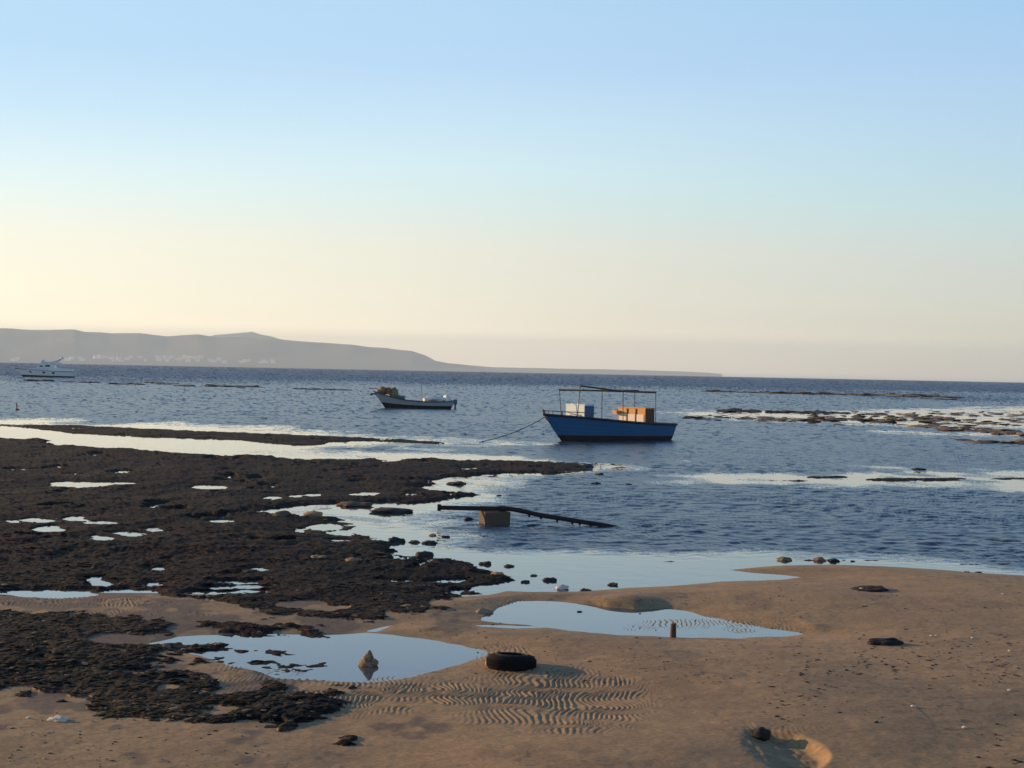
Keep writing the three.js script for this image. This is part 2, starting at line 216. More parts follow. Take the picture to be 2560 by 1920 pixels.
function buildGround() {
  const us = [], N = 1060; for (const e of [-2.5, -1.6, -1.1, -0.8, -0.62, -0.52, -0.46]) us.push(e);
  for (let i = 0; i <= N; i++) us.push(-0.41 + 0.82 * i / N); for (const e of [0.46, 0.52, 0.62, 0.8, 1.1, 1.6, 2.5]) us.push(e);
  const Ds = [2.5, 5, 8, 10.5, 12, 13]; for (let q = 450; q > 58; q -= 0.62) Ds.push(1520 * EYE / q);
  const nu = us.length, nd = Ds.length, P = new Float32Array(nu * nd * 3), C = new Float32Array(nu * nd * 3), isR = new Uint8Array(nu * nd), UV = new Float32Array(nu * nd * 2);
  for (let j = 0; j < nd; j++) for (let i = 0; i < nu; i++) {
    const z = -Ds[j], x = us[i] * Ds[j], k = j * nu + i;
    let hs = sandHeight(x, z); const hr = Ds[j] > 12 && hs < 0.2 ? reefHeight(x, z) : -1;
    const r = hr > hs && hr > -0.2; const h = r ? hr : hs, c = r ? reefColor(x, z, h) : sandColor(x, z);
    P[3 * k] = x; P[3 * k + 1] = h; P[3 * k + 2] = z; C.set(c, 3 * k); isR[k] = r ? 1 : 0; UV[2 * k] = x; UV[2 * k + 1] = z;
  }
  const iS = [], iR = [];
  const tri = (a, b, c) => {
    if (P[3 * a + 1] < -0.16 && P[3 * b + 1] < -0.16 && P[3 * c + 1] < -0.16) return;
    (isR[a] + isR[b] + isR[c] > 1 ? iR : iS).push(a, b, c);
  };
  for (let j = 0; j + 1 < nd; j++) for (let i = 0; i + 1 < nu; i++) { const a = j * nu + i, b = a + 1, c = a + nu, d = c + 1; tri(a, b, c); tri(b, d, c); }
  const full = new THREE.BufferGeometry(); full.setAttribute('position', new THREE.BufferAttribute(P, 3)); full.setIndex(iS.concat(iR)); full.computeVertexNormals();
  const Nn = full.attributes.normal.array;
  const pack = (idx) => {
    const map = new Int32Array(nu * nd).fill(-1), out = new Uint32Array(idx.length); let n = 0;
    for (let q = 0; q < idx.length; q++) { if (map[idx[q]] < 0) map[idx[q]] = n++; out[q] = map[idx[q]]; }
    const p = new Float32Array(n * 3), nn = new Float32Array(n * 3), c = new Float32Array(n * 3), uv = new Float32Array(n * 2);
    for (let k = 0; k < map.length; k++) { const m = map[k]; if (m < 0) continue; for (let t = 0; t < 3; t++) { p[3 * m + t] = P[3 * k + t]; nn[3 * m + t] = Nn[3 * k + t]; c[3 * m + t] = C[3 * k + t]; } uv[2 * m] = UV[2 * k]; uv[2 * m + 1] = UV[2 * k + 1]; }
    const g = new THREE.BufferGeometry(); g.setAttribute('position', new THREE.BufferAttribute(p, 3)); g.setAttribute('normal', new THREE.BufferAttribute(nn, 3)); g.setAttribute('color', new THREE.BufferAttribute(c, 3)); g.setAttribute('uv', new THREE.BufferAttribute(uv, 2)); g.setIndex(new THREE.BufferAttribute(out, 1)); return g;
  };
  console.log('sand triangles', iS.length / 3, 'reef triangles', iR.length / 3);
  return [pack(iS), pack(iR)];
}
const [gSand, gReef] = buildGround();
const grain = noiseTexture(512, (u, v) => { const n = 0.86 + 0.16 * tile(u, v, 60, 2) + 0.08 * tile(u, v, 9, 3); return [n, n, n]; }, true, 0.55);
const grainBump = noiseTexture(512, (u, v) => 0.5 + 0.35 * tile(u, v, 34, 3) + 0.2 * tile(u, v, 7, 2), false, 0.55);
const reefBump = noiseTexture(512, (u, v) => 0.5 + 0.5 * tile(u, v, 26, 4), false, 0.8);
const reefTone = noiseTexture(512, (u, v) => { const n = 0.78 + 0.4 * tile(u, v, 40, 3); return [n, n, n * 0.97]; }, true, 0.73);
tag(mesh('sand', gSand, std(1, 1, 1, 0.85, { vertexColors: true, map: grain, bumpMap: grainBump, bumpScale: 0.003 })), 'brown wet sand flat of the beach with ripples and pools', null, null, 'structure');
tag(mesh('reef_flat', gReef, new THREE.MeshPhysicalMaterial({ roughness: 0.9, specularIntensity: 0.3, vertexColors: true, map: reefTone, bumpMap: reefBump, bumpScale: 0.012 })), 'dark weed covered reef flat laid bare by the tide', null, null, 'structure');
{ // sea bed and the back of the beach, where the camera stands
  const bed = new THREE.PlaneGeometry(1200, 260); bed.rotateX(-Math.PI / 2); bed.translate(0, -0.5, -135);
  tag(mesh('sea_bed', bed, std(0.16, 0.13, 0.10, 0.9)), 'sandy sea bed under the shallow water', null, null, 'structure');
}

// ------------------------------------------------------------------ water
const WAVES = []; for (let i = 0; i < 26; i++) { const L = 0.085 * Math.pow(2, i / 26 * 3.9), a = Math.PI / 2 + 0.3 + (rnd() - 0.5) * 2.4; WAVES.push([Math.cos(a) * 2 * Math.PI / L, Math.sin(a) * 2 * Math.PI / L, rnd() * 6.28, L]); }
function calmness(x, z) { let c = sst(-1.5, 0, sd(REEF_A, x, z, 2)); for (const P of CALM) { const D = -z, soft = Math.min(7, 0.6 + D * D / 1500); c = Math.max(c, sst(-soft, soft * 0.8, sd(P, x, z, soft + 1) + soft * 1.3 * fbm(x * 0.25, z * 0.2, 3))); } return c; }
function buildSea(D0) {
  const us = [-2, -1.5, -1, -0.75, -0.6, -0.5, -0.44]; const N = 900; for (let i = 0; i <= N; i++) us.push(-0.4 + 0.8 * i / N); us.push(0.44, 0.5, 0.6, 0.75, 1, 1.5, 2);
  const Ds = []; for (let q = 1520 * EYE / D0; q > 1.2; q -= q > 20 ? 0.42 : 0.25) Ds.push(1520 * EYE / q); 
  const nu = us.length, nd = Ds.length, P = new Float32Array(nu * nd * 3), Nn = new Float32Array(nu * nd * 3), UV = new Float32Array(nu * nd * 2), still = new Uint8Array(nu * nd);
  for (let j = 0; j < nd; j++) for (let i = 0; i < nu; i++) {
    const D = Ds[j], z = -D, x = us[i] * D, k = j * nu + i, c = calmness(x, z);
    let sx = 0, sz = 0, h = 0; const wx = 0.6 * vn(x * 0.35, z * 0.3), wz = 0.6 * vn(x * 0.3 + 50, z * 0.33);
    for (const [kx, kz, ph, L] of WAVES) { const a = kx * (x + wx) + kz * (z + wz) + ph, A = 0.068, s = Math.cos(a); sx += A * s * kx * L / 6.28; sz += A * s * kz * L / 6.28; h += A * L / 6.28 * Math.sin(a); }
    const gust = 0.85 + 0.55 * fbm(x * 0.06 + 7, z * 0.03, 3) + 0.4 * fbm(x * 0.5, z * 0.3, 2);
    const far = 0.8 + 0.6 * sst(240, 500, D);
    const amp = clamp(gust, 0.2, 1.5) * far * (1 - 0.985 * c);
    { const q = c + (0.3 * vn(x * 1.1, z * 0.6) + 0.4 * fbm(x * 0.3 + 30, z * 0.16, 2) + 0.2 * (hash(i, j) - 0.5)) * Math.min(1, c * 3) * (1 + 1.1 * sst(45, 60, D) * sst(-2, 6, x)); still[k] = q > 0.62 ? 2 : q > 0.3 ? 1 : Math.log(D / 420) + 0.5 * fbm(x * 0.01, z * 0.006, 3) + 0.3 * (hash(j, i) - 0.5) > 0 ? 3 : 0; }
    P[3 * k] = x; P[3 * k + 1] = D < 300 ? h * amp * 0.8 * sst(300, 90, D) : 0; P[3 * k + 2] = z;
    sx *= amp; sz *= amp; const n = 1 / Math.hypot(sx, 1, sz); Nn[3 * k] = -sx * n; Nn[3 * k + 1] = n; Nn[3 * k + 2] = -sz * n; UV[2 * k] = x; UV[2 * k + 1] = z;
  }
  const tiers = [[], [], [], []]; for (let j = 0; j + 1 < nd; j++) for (let i = 0; i + 1 < nu; i++) { const a = j * nu + i, b = a + 1, c = a + nu, d = c + 1; tiers[still[a]].push(a, b, c, b, d, c); }
  console.log('sea triangles', ...tiers.map((t) => t.length / 3));
  return tiers.map((idx) => {
    const map = new Int32Array(nu * nd).fill(-1), out = new Uint32Array(idx.length); let n = 0; for (let q = 0; q < idx.length; q++) { if (map[idx[q]] < 0) map[idx[q]] = n++; out[q] = map[idx[q]]; }
    const p = new Float32Array(n * 3), nn = new Float32Array(n * 3), uv = new Float32Array(n * 2);
    for (let k = 0; k < map.length; k++) { const m = map[k]; if (m < 0) continue; for (let t = 0; t < 3; t++) { p[3 * m + t] = P[3 * k + t]; nn[3 * m + t] = Nn[3 * k + t]; } uv[2 * m] = UV[2 * k]; uv[2 * m + 1] = UV[2 * k + 1]; }
    const g = new THREE.BufferGeometry(); g.setAttribute('position', new THREE.BufferAttribute(p, 3)); g.setAttribute('normal', new THREE.BufferAttribute(nn, 3)); g.setAttribute('uv', new THREE.BufferAttribute(uv, 2)); g.setIndex(new THREE.BufferAttribute(out, 1)); return g;
  });
}
const SEA0 = 27;
const waterMat = new THREE.MeshPhysicalMaterial({ color: new THREE.Color().setRGB(0.03, 0.052, 0.082), roughness: 0.31, metalness: 0, ior: 1.33 });
const calmMat = new THREE.MeshPhysicalMaterial({ color: new THREE.Color().setRGB(0.035, 0.055, 0.075), roughness: 0.06, metalness: 0, ior: 1.36 });
const openMat = waterMat.clone(); openMat.roughness = 0.5; openMat.color.setRGB(0.02, 0.062, 0.125); const midMat = waterMat.clone(); midMat.roughness = 0.20;
const poolMat = new THREE.MeshPhysicalMaterial({ color: new THREE.Color().setRGB(0.07, 0.085, 0.09), roughness: 0.02, metalness: 0, ior: 1.45 });
const [gRip, gMid, gCalm, gOpen] = buildSea(SEA0);
tag(mesh('sea', gRip, waterMat), 'blue rippled sea reaching to the horizon', null, null, 'structure');
tag(mesh('sea', gOpen, openMat), 'darker open sea beyond the reef up to the horizon', null, null, 'structure');
tag(mesh('calm_water', gMid, midMat), 'lightly ruffled water round the sheltered shallows', null, null, 'structure');
tag(mesh('calm_water', gCalm, calmMat), 'smooth pale water in the shelter of reef and sand', null, null, 'structure');
function poolSheet(x0, x1, z0, z1, label) {
  const g = new THREE.PlaneGeometry(x1 - x0, z1 - z0, 1, 1); g.rotateX(-Math.PI / 2); g.translate((x0 + x1) / 2, 0, (z0 + z1) / 2);
  tag(mesh('tide_pool', g, poolMat), label, null, null, 'structure');
}
{ const s1 = (POOL1.x1 + POOL2.x0) / 2;
  poolSheet(POOL3.x1 + 0.5, s1, -SEA0, -13, 'still tide pool with a pale rock standing in it');
  poolSheet(s1, 14, -SEA0, -13, 'long shallow tide pool between the sand banks by a post');
  poolSheet(-14, POOL3.x1 + 0.5, -SEA0, -13, 'small bright tide pool at the edge of the dark reef'); }

// ------------------------------------------------------------------ hills and town across the bay
function ridge(name, label, D, depth, pts, base, mat, nz = 14) {
  const xs = []; for (let i = 0; i < pts.length - 1; i++) for (let k = 0; k < 14; k++) xs.push(pts[i][0] + (pts[i + 1][0] - pts[i][0]) * k / 14); xs.push(pts[pts.length - 1][0]);
  const top = (x) => { let i = 0; while (i < pts.length - 2 && x > pts[i + 1][0]) i++; const t = clamp((x - pts[i][0]) / (pts[i + 1][0] - pts[i][0])); return pts[i][1] + (pts[i + 1][1] - pts[i][1]) * t; };
  const P = [], idx = [], nx = xs.length;
  for (let j = 0; j <= 2 * nz; j++) for (let i = 0; i < nx; i++) {
    const s = j <= nz ? j / nz : 2 - j / nz, Dj = D + depth * (j / nz), T = away(xs[i], top(xs[i]), D + depth), x = T.x * Dj / (D + depth) ;
    const gully = 1 - 0.16 * Math.sin(s * Math.PI) * (0.5 + 0.9 * fbm(T.x * 0.0025 + j * 0.05, j * 0.22, 3)) ;
    const y = Math.max(0, (T.y + 12.5) * Math.pow(s, 0.85) * gully * (1 + 0.03 * vn(T.x * 0.006, j * 0.9))) - 12;
    P.push(x, y, -Dj);
  }
  for (let j = 0; j < 2 * nz; j++) for (let i = 0; i + 1 < nx; i++) { const a = j * nx + i; idx.push(a, a + 1, a + nx, a + 1, a + nx + 1, a + nx); }
  const g = new THREE.BufferGeometry(); g.setAttribute('position', new THREE.Float32BufferAttribute(P, 3)); g.setIndex(idx); g.computeVertexNormals();
  return tag(mesh(name, g, mat), label, null, null, 'structure');
}
const hillMat = std(0.27, 0.22, 0.17, 0.95), hillFar = std(0.27, 0.22, 0.17, 0.95);
ridge('hills', 'long hazy headland of bare hills sloping down to the right', 12000, 1600, [[-900, 690], [-500, 715], [-250, 700], [0, 709], [40, 711], [90, 713], [160, 711], [185, 716], [240, 721], [300, 719], [360, 726], [390, 724], [430, 723], [470, 728], [530, 728], [580, 730], [630, 736], [700, 741], [760, 744], [800, 750], [850, 754], [890, 758], [920, 768], [940, 779], [970, 785], [1000, 789], [1040, 795]], 780, hillMat);
ridge('hills', 'paler far peak rising behind the headland', 16500, 1300, [[380, 745], [440, 731], [465, 724], [500, 720], [545, 716], [562, 722], [600, 731], [660, 742], [740, 752]], 780, hillFar);
ridge('hills', 'low far spit of land tapering out along the horizon', 13400, 900, [[880, 776], [980, 786], [1060, 793], [1160, 795], [1250, 797], [1360, 799], [1460, 802], [1530, 805], [1560, 808]], 800, hillFar, 6);
{ // town at the foot of the hills
  const wall = std(0.72, 0.66, 0.58, 0.9), roof = std(0.5, 0.4, 0.34, 0.9);
  const proto = new THREE.Group();
  const wg = box(1, 1, 1, 0, 0.5, 0), rg = box(1.06, 0.08, 1.06, 0, 1.04, 0);
  const w = new THREE.Mesh(wg, wall); w.name = 'wall'; proto.add(w); const r = new THREE.Mesh(rg, roof); r.name = 'roof'; proto.add(r);
  const spots = []; for (const [x0, x1, n, y0, y1] of [[20, 60, 3, 764, 772], [190, 235, 8, 764, 769], [235, 350, 14, 765, 775], [355, 440, 22, 764, 774], [440, 600, 16, 770, 777], [140, 190, 4, 766, 772]]) for (let i = 0; i < n; i++) spots.push([rr(x0, x1), rr(y0, y1)]);
  for (const [px, py] of spots) {
    const c = proto.clone(); c.name = numbered('far_house'); const p = away(px, py + 2, 11950 + rr(-80, 20)); c.position.set(p.x, Math.max(-2, p.y - 22), p.z); c.rotation.y = rr(-0.5, 0.9); c.scale.set(rr(14, 42), rr(14, 27), rr(14, 28)); scene.add(shade(c));
    tag(c, 'tiny pale building of the hazy town at the foot of the hills', 'building', 'buildings of the far town');
  }
}

// ------------------------------------------------------------------ boats
function hullGrid(o, v0, v1, nt = 44, nv = 8, inner = 0) {   // bow towards +x; v: 0 keel, 1 sheer
  const pos = [], idx = [], f0 = typeof v0 === 'function' ? v0 : () => v0, f1 = typeof v1 === 'function' ? v1 : () => v1;
  const pt = (t, v, s) => {
    const sh = o.sheer(t), y = o.keel(t) + v * (sh - o.keel(t)), q = Math.max(0, (t - o.fine) / (1 - o.fine));
    const bow = Math.pow(Math.max(0, 1 - Math.pow(q, o.bowPow)), 0.75), st = 1 - 0.16 * Math.pow(1 - Math.min(1, t / 0.3), 2);
    const w = Math.max(0.012, o.beam / 2 * bow * st * (o.low + (1 - o.low) * Math.pow(v, o.flare + 1.1 * q))) - inner;
    const x = -o.L / 2 + t * (o.L - o.rake) + o.rake * Math.pow(v, 0.9) * Math.pow(t, 5) - o.sternRake * (1 - v) * -Math.pow(1 - t, 6);
    return [x, y, s * Math.max(0.006, w)];
  };
  for (const s of [-1, 1]) { const b = pos.length / 3; for (let i = 0; i <= nt; i++) for (let j = 0; j <= nv; j++) { const t = i / nt, a = f0(t), b = f1(t); pos.push(...pt(t, a + (b - a) * j / nv, s)); }; for (let i = 0; i < nt; i++) for (let j = 0; j < nv; j++) { const a = b + i * (nv + 1) + j, c = a + nv + 1; s > 0 ? idx.push(a, c, a + 1, c, c + 1, a + 1) : idx.push(a, a + 1, c, c, a + 1, c + 1); } }
  const b = pos.length / 3; for (let j = 0; j <= nv; j++) for (const s of [-1, 1]) pos.push(...pt(0, f0(0) + (f1(0) - f0(0)) * j / nv, s));   // transom
  for (let j = 0; j < nv; j++) { const a = b + 2 * j; idx.push(a, a + 1, a + 2, a + 1, a + 3, a + 2); }
  const g = new THREE.BufferGeometry(); g.setAttribute('position', new THREE.Float32BufferAttribute(pos, 3)); g.setIndex(idx); g.computeVertexNormals(); g.setAttribute('uv', new THREE.Float32BufferAttribute(new Float32Array(pos.length / 3 * 2), 2));
  g.userData = { pt }; return g;
}
function deckGeo(pt, v, t0, t1, drop = 0, inset = 0.05, n = 30) {
  const pos = [], idx = []; for (let i = 0; i <= n; i++) { const t = t0 + (t1 - t0) * i / n; for (const s of [-1, 1]) { const p = pt(t, v, s); pos.push(p[0], p[1] - drop, s * Math.max(0.005, Math.abs(p[2]) - inset)); } }
  for (let i = 0; i < n; i++) { const a = 2 * i; idx.push(a, a + 1, a + 2, a + 1, a + 3, a + 2); }
  const g = new THREE.BufferGeometry(); g.setAttribute('position', new THREE.Float32BufferAttribute(pos, 3)); g.setIndex(idx); g.computeVertexNormals(); g.setAttribute('uv', new THREE.Float32BufferAttribute(new Float32Array(pos.length / 3 * 2), 2)); return g;
}
function strake(pt, v, r, side, n = 40, t0 = 0, t1 = 1, dy = 0) { const c = []; for (let i = 0; i <= n; i++) { const p = pt(t0 + (t1 - t0) * i / n, v, side); c.push(V(p[0], p[1] + dy, p[2])); } return new THREE.TubeGeometry(new THREE.CatmullRomCurve3(c), n * 2, r, 6); }
// --- blue fishing boat
const blueTone = noiseTexture(256, (u, v) => { const n = 0.9 + 0.22 * tile(u, v, 6, 4); return [n, n, n]; }, true);
const boatTurn = -Math.PI + 0.70, bp = ground(1307, 951); const blue = thing('fishing_boat', V(bp.x, 0, bp.z), 0, 'blue wooden fishing boat with a bare canopy frame, moored in the shallows', 'boat');
blue.rotation.y = Math.PI + 0.70;
{
  const o = { L: 9.9, beam: 2.75, rake: 1.75, sternRake: 0.25, fine: 0.45, bowPow: 2.1, low: 0.62, flare: 0.6, keel: () => -0.25, sheer: (t) => 1.0 + 0.10 * t + 0.52 * t * t };
  const mB = std(0.04, 0.22, 0.48, 0.5, { map: blueTone }), mR = std(0.02, 0.008, 0.009, 0.8), mK = std(0.014, 0.015, 0.02, 0.6), mW = std(0.10, 0.062, 0.036, 0.8), mD = std(0.12, 0.16, 0.2, 0.8);
  const yl = (t) => (0.24 + 0.12 * t - o.keel(t)) / (o.sheer(t) - o.keel(t));
  const hg = hullGrid(o, yl, 0.955), pt = hg.userData.pt;
  mesh('hull', hg, mB, blue); mesh('bottom', hullGrid(o, 0, yl), mR, blue);
  mesh('gunwale', merge([strake(pt, 0.96, 0.07, 1), strake(pt, 0.96, 0.07, -1), tube(V(...pt(0, 0.96, -1)), V(...pt(0, 0.96, 1)), 0.07)]), mK, blue);
  mesh('bulwark', hullGrid(o, 0.955, 1.0), mK, blue);
  mesh('deck', deckGeo(pt, 0.9, 0.004, 0.97), mD, blue);
  const pl = []; for (const v of [0.5, 0.64, 0.78]) for (const s of [1, -1]) pl.push(strake(pt, v, 0.012, s)); mesh('plank_seam', merge(pl), std(0.025, 0.15, 0.36, 0.6), blue);
  const tops = [];
  for (const [t, hh] of [[0.865, 2.95], [0.53, 2.93], [0.2, 2.88]]) for (const s of [1, -1]) {
    const p = pt(t, 0.94, s), a = V(p[0], p[1], s * Math.min(Math.abs(p[2]) * 0.95, 0.92)), q = V(p[0] + 0.02, hh + (s < 0 && t > 0.8 ? 0.28 : 0), s * 0.9); tops.push([t, s, q]);
    mesh('post', tube(a, q, 0.022, 7), mW, blue);
  }
  for (const s of [1, -1]) { const c = tops.filter((q) => q[1] === s).map((q) => q[2]); mesh('canopy_rail', merge(c.slice(1).map((q, i) => tube(c[i], q, 0.05, 8))), mW, blue); }
  for (const [t, , q] of tops.filter((k) => k[1] === 1)) mesh('cross_bar', tube(V(q.x, q.y + 0.05, -0.95), V(q.x, q.y + 0.05, 0.95), 0.035, 7), mW, blue);
  mesh('canopy_rail', tube(V(0.3, 3.0, -0.5), V(-2.9, 2.97, 0.2), 0.045, 8), mW, blue);
  const rail = (s) => { const c = []; for (let i = 0; i <= 10; i++) { const p = pt(0.76 + 0.24 * i / 10, 1, s); c.push(V(p[0] - 0.02, p[1] + 0.27 - 0.012 * i, p[2] * 0.9)); } return new THREE.TubeGeometry(new THREE.CatmullRomCurve3(c), 24, 0.024, 6); };
  const sts = []; for (const s of [1, -1]) for (const t of [0.78, 0.86, 0.93, 0.985]) { const p = pt(t, 1, s); sts.push(tube(V(p[0], p[1] - 0.05, p[2] * 0.9), V(p[0] - 0.02, p[1] + 0.2, p[2] * 0.9), 0.022, 6)); }
  mesh('bow_railing', merge([rail(1), rail(-1), ...sts]), std(0.2, 0.15, 0.13, 0.6), blue);
  mesh('stem_post', tube(V(...pt(1, 0.8, 1)).setZ(0), V(pt(1, 1, 1)[0] + 0.03, pt(1, 1, 1)[1] + 0.22, 0), 0.07, 8), std(0.28, 0.16, 0.11, 0.7), blue);
  shade(blue); blue.updateMatrixWorld(true);
  // boxes standing on its deck
  const put = (x, y, z) => blue.localToWorld(V(x, y, z));
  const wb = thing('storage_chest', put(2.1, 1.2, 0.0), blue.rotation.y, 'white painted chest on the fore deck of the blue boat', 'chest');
  const mC = std(0.56, 0.68, 0.70, 0.6), mL = std(0.64, 0.74, 0.74, 0.6);
  mesh('body', box(0.72, 0.88, 1.6, 0, 0.44, 0), mC, wb); mesh('lid', box(0.76, 0.06, 1.66, 0, 0.912, 0), mL, wb);
  mesh('trim', merge([box(0.03, 0.05, 0.9, 0.376, 0.34, -0.05), box(0.03, 0.3, 0.04, 0.376, 0.17, 0.4), box(0.03, 0.3, 0.04, 0.376, 0.17, -0.5)]), std(0.45, 0.47, 0.42, 0.7), wb);
  mesh('shade_or_paint_side', box(0.74, 0.84, 0.03, 0, 0.44, -0.817), std(0.03, 0.11, 0.25, 0.6), wb);
  for (const zz of [-0.55, 0, 0.55]) mesh('knob', box(0.1, 0.05, 0.1, 0.1, 0.967, zz), mL, wb);
  const ob = thing('wooden_cabinet', put(-2.55, 0.9, 0.0), blue.rotation.y, 'orange wooden cabinet with pale panels on the stern of the blue boat', 'cabinet');
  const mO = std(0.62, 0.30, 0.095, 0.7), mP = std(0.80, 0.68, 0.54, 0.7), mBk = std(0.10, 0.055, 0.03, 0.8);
  mesh('body', box(0.74, 1.0, 2.3, 0, 0.5, 0), mO, ob); mesh('top', box(0.8, 0.06, 2.4, 0, 1.033, 0), mO, ob);
  for (const zz of [-0.74, 0, 0.74]) mesh('panel', box(0.03, 0.62, 0.60, 0.383, 0.34, zz), mP, ob);
  for (const zz of [-0.37, 0.37]) mesh('divider', box(0.05, 0.98, 0.07, 0.39, 0.49, zz), mBk, ob);
  mesh('shade_or_paint_side', box(0.76, 0.98, 0.03, 0, 0.49, -1.168), mBk, ob);  // thin dark sheet added so the near face carries its shade in colour
  mesh('shelf', box(0.35, 0.22, 0.4, 0.5, 0.72, 1.2), mO, ob);
  shade(wb); shade(ob);
  // mooring line from the bow to the bottom
  const b0 = put(pt(1, 0.9, 1)[0] - 0.1, 1.45, 0), e = ground(1030, 955), pts = []; for (let i = 0; i <= 14; i++) { const t = i / 14; pts.push(V(b0.x + (e.x - b0.x) * t, (b0.y + 0.02) * (1 - t) - 0.9 * t * (1 - t) - 0.02, b0.z + (e.z - b0.z) * t)); }
  tag(mesh('mooring_rope', new THREE.TubeGeometry(new THREE.CatmullRomCurve3(pts), 40, 0.022, 6), std(0.05, 0.045, 0.04, 0.9)), 'dark mooring rope running from the bow of the blue boat into the water', 'rope');
}
// --- grey boat
const gp = ground(893, 882); const grey = thing('fishing_boat', V(gp.x, 0, gp.z), Math.PI + 0.18, 'grey open fishing boat with a black bottom and cluttered bow', 'boat');
{
  const o = { L: 8.25, beam: 2.5, rake: 1.5, sternRake: 0.5, fine: 0.5, bowPow: 2.2, low: 0.7, flare: 0.6, keel: () => -0.3, sheer: (t) => 0.70 + 0.7 * (t - 0.42) ** 2 + 0.75 * t ** 6 };
  const mG = std(0.30, 0.33, 0.35, 0.6), mK = std(0.012, 0.010, 0.012, 0.7), mD = std(0.15, 0.14, 0.13, 0.8), mW = std(0.08, 0.06, 0.05, 0.8);
  const yl = (t) => (0.30 + 0.3 * t ** 4 - o.keel(t)) / (o.sheer(t) - o.keel(t)), hg = hullGrid(o, yl, 1), pt = hg.userData.pt; mesh('hull', hg, mG, grey); mesh('bottom', hullGrid(o, 0, yl), mK, grey); mesh('deck', deckGeo(pt, 0.88, 0.01, 0.97), mD, grey);
  mesh('gunwale', merge([strake(pt, 1, 0.05, 1), strake(pt, 1, 0.05, -1)]), std(0.06, 0.07, 0.08, 0.7), grey);
  mesh('stripe', merge([1, -1].map((sd_) => new THREE.TubeGeometry(new THREE.CatmullRomCurve3(Array.from({ length: 30 }, (_, i) => V(...pt(i / 29, yl(i / 29) + 0.03, sd_)))), 60, 0.03, 6))), std(0.35, 0.35, 0.34, 0.7), grey);
  mesh('mast', tube(V(3.3, 1.2, 0), V(3.32, 3.15, 0), 0.035, 7, 0.02), std(0.5, 0.5, 0.52, 0.6), grey);
  mesh('mast', tube(V(-0.9, 0.7, 0.3), V(-0.85, 2.6, 0.3), 0.03, 7, 0.02), std(0.16, 0.16, 0.17, 0.6), grey);
  mesh('boom', tube(V(-0.95, 2.55, 0.3), V(-1.8, 2.7, 0.2), 0.025, 6), std(0.4, 0.4, 0.42, 0.6), grey);
  mesh('bowsprit', tube(V(3.2, 1.9, 0.25), V(4.6, 1.97, 0.1), 0.035, 7), mW, grey);
  mesh('anchor_fitting', merge([box(0.6, 0.12, 0.3, 4.1, 1.42, 0), box(0.25, 0.2, 0.25, 4.33, 1.36, 0)]), std(0.03, 0.04, 0.05, 0.6), grey);
  mesh('outboard_motor', merge([box(0.35, 0.5, 0.4, -4.35, 0.7, 0.2), box(0.16, 1.0, 0.16, -4.35, 0.1, 0.2)]), std(0.05, 0.1, 0.2, 0.4), grey);
  shade(grey); grey.updateMatrixWorld(true); const put = (x, y, z) => grey.localToWorld(V(x, y, z));
  const items = [['tarpaulin', -2.2, 0.9, 0, 'white tarpaulin heaped over the stern of the grey boat', 'tarpaulin', () => { const g = lump(4, 1.15, 0.40, 0.75, 0.55, 3, 2.4), p = g.attributes.position; for (let i = 0; i < p.count; i++) if (p.getX(i) > 0.2) p.setY(i, p.getY(i) * 1.0 - 0.12 * (p.getX(i) - 0.2)); g.computeVertexNormals(); return g; }, std(0.85, 0.80, 0.68, 0.8)],
    ['tarpaulin', -3.5, 0.98, 0, 'white folded sheet at the very stern of the grey boat', 'tarpaulin', () => lump(3, 0.36, 0.46, 0.7, 0.3, 9), std(0.82, 0.78, 0.68, 0.8)],
    ['canvas_bundle', 3.25, 1.74, 0.1, 'brown canvas bundle on the bow of the grey boat', 'bundle', () => lump(3, 0.5, 0.45, 0.6, 0.35, 5), std(0.30, 0.19, 0.11, 0.9)],
    ['net_heap', 2.05, 1.42, 0.1, 'green and tan net heap behind the bow bundle of the grey boat', 'net', () => lump(3, 0.45, 0.6, 0.6, 0.3, 12), std(0.20, 0.19, 0.09, 0.95)],
    ['net_heap', 1.4, 1.05, 0.2, 'small bluish net heap amidships in the grey boat', 'net', () => lump(3, 0.55, 0.26, 0.5, 0.4, 15), std(0.13, 0.15, 0.18, 0.95)]];
  for (const [n, x, y, z, l, c, g, m] of items) { const k = tag(mesh(n, g(), m), l, c); k.position.copy(put(x, y, z)); k.rotation.y = grey.rotation.y; }
  const fc = thing('fish_crate', put(2.62, 1.4, 0), grey.rotation.y, 'pale yellow topped fish crate between the bundles on the grey boat', 'crate');
  mesh('body', box(0.42, 0.66, 0.9, 0, 0.33, 0), std(0.30, 0.09, 0.05, 0.8), fc); mesh('lid', box(0.46, 0.08, 0.96, 0, 0.703, 0), std(0.6, 0.57, 0.38, 0.8), fc);
}
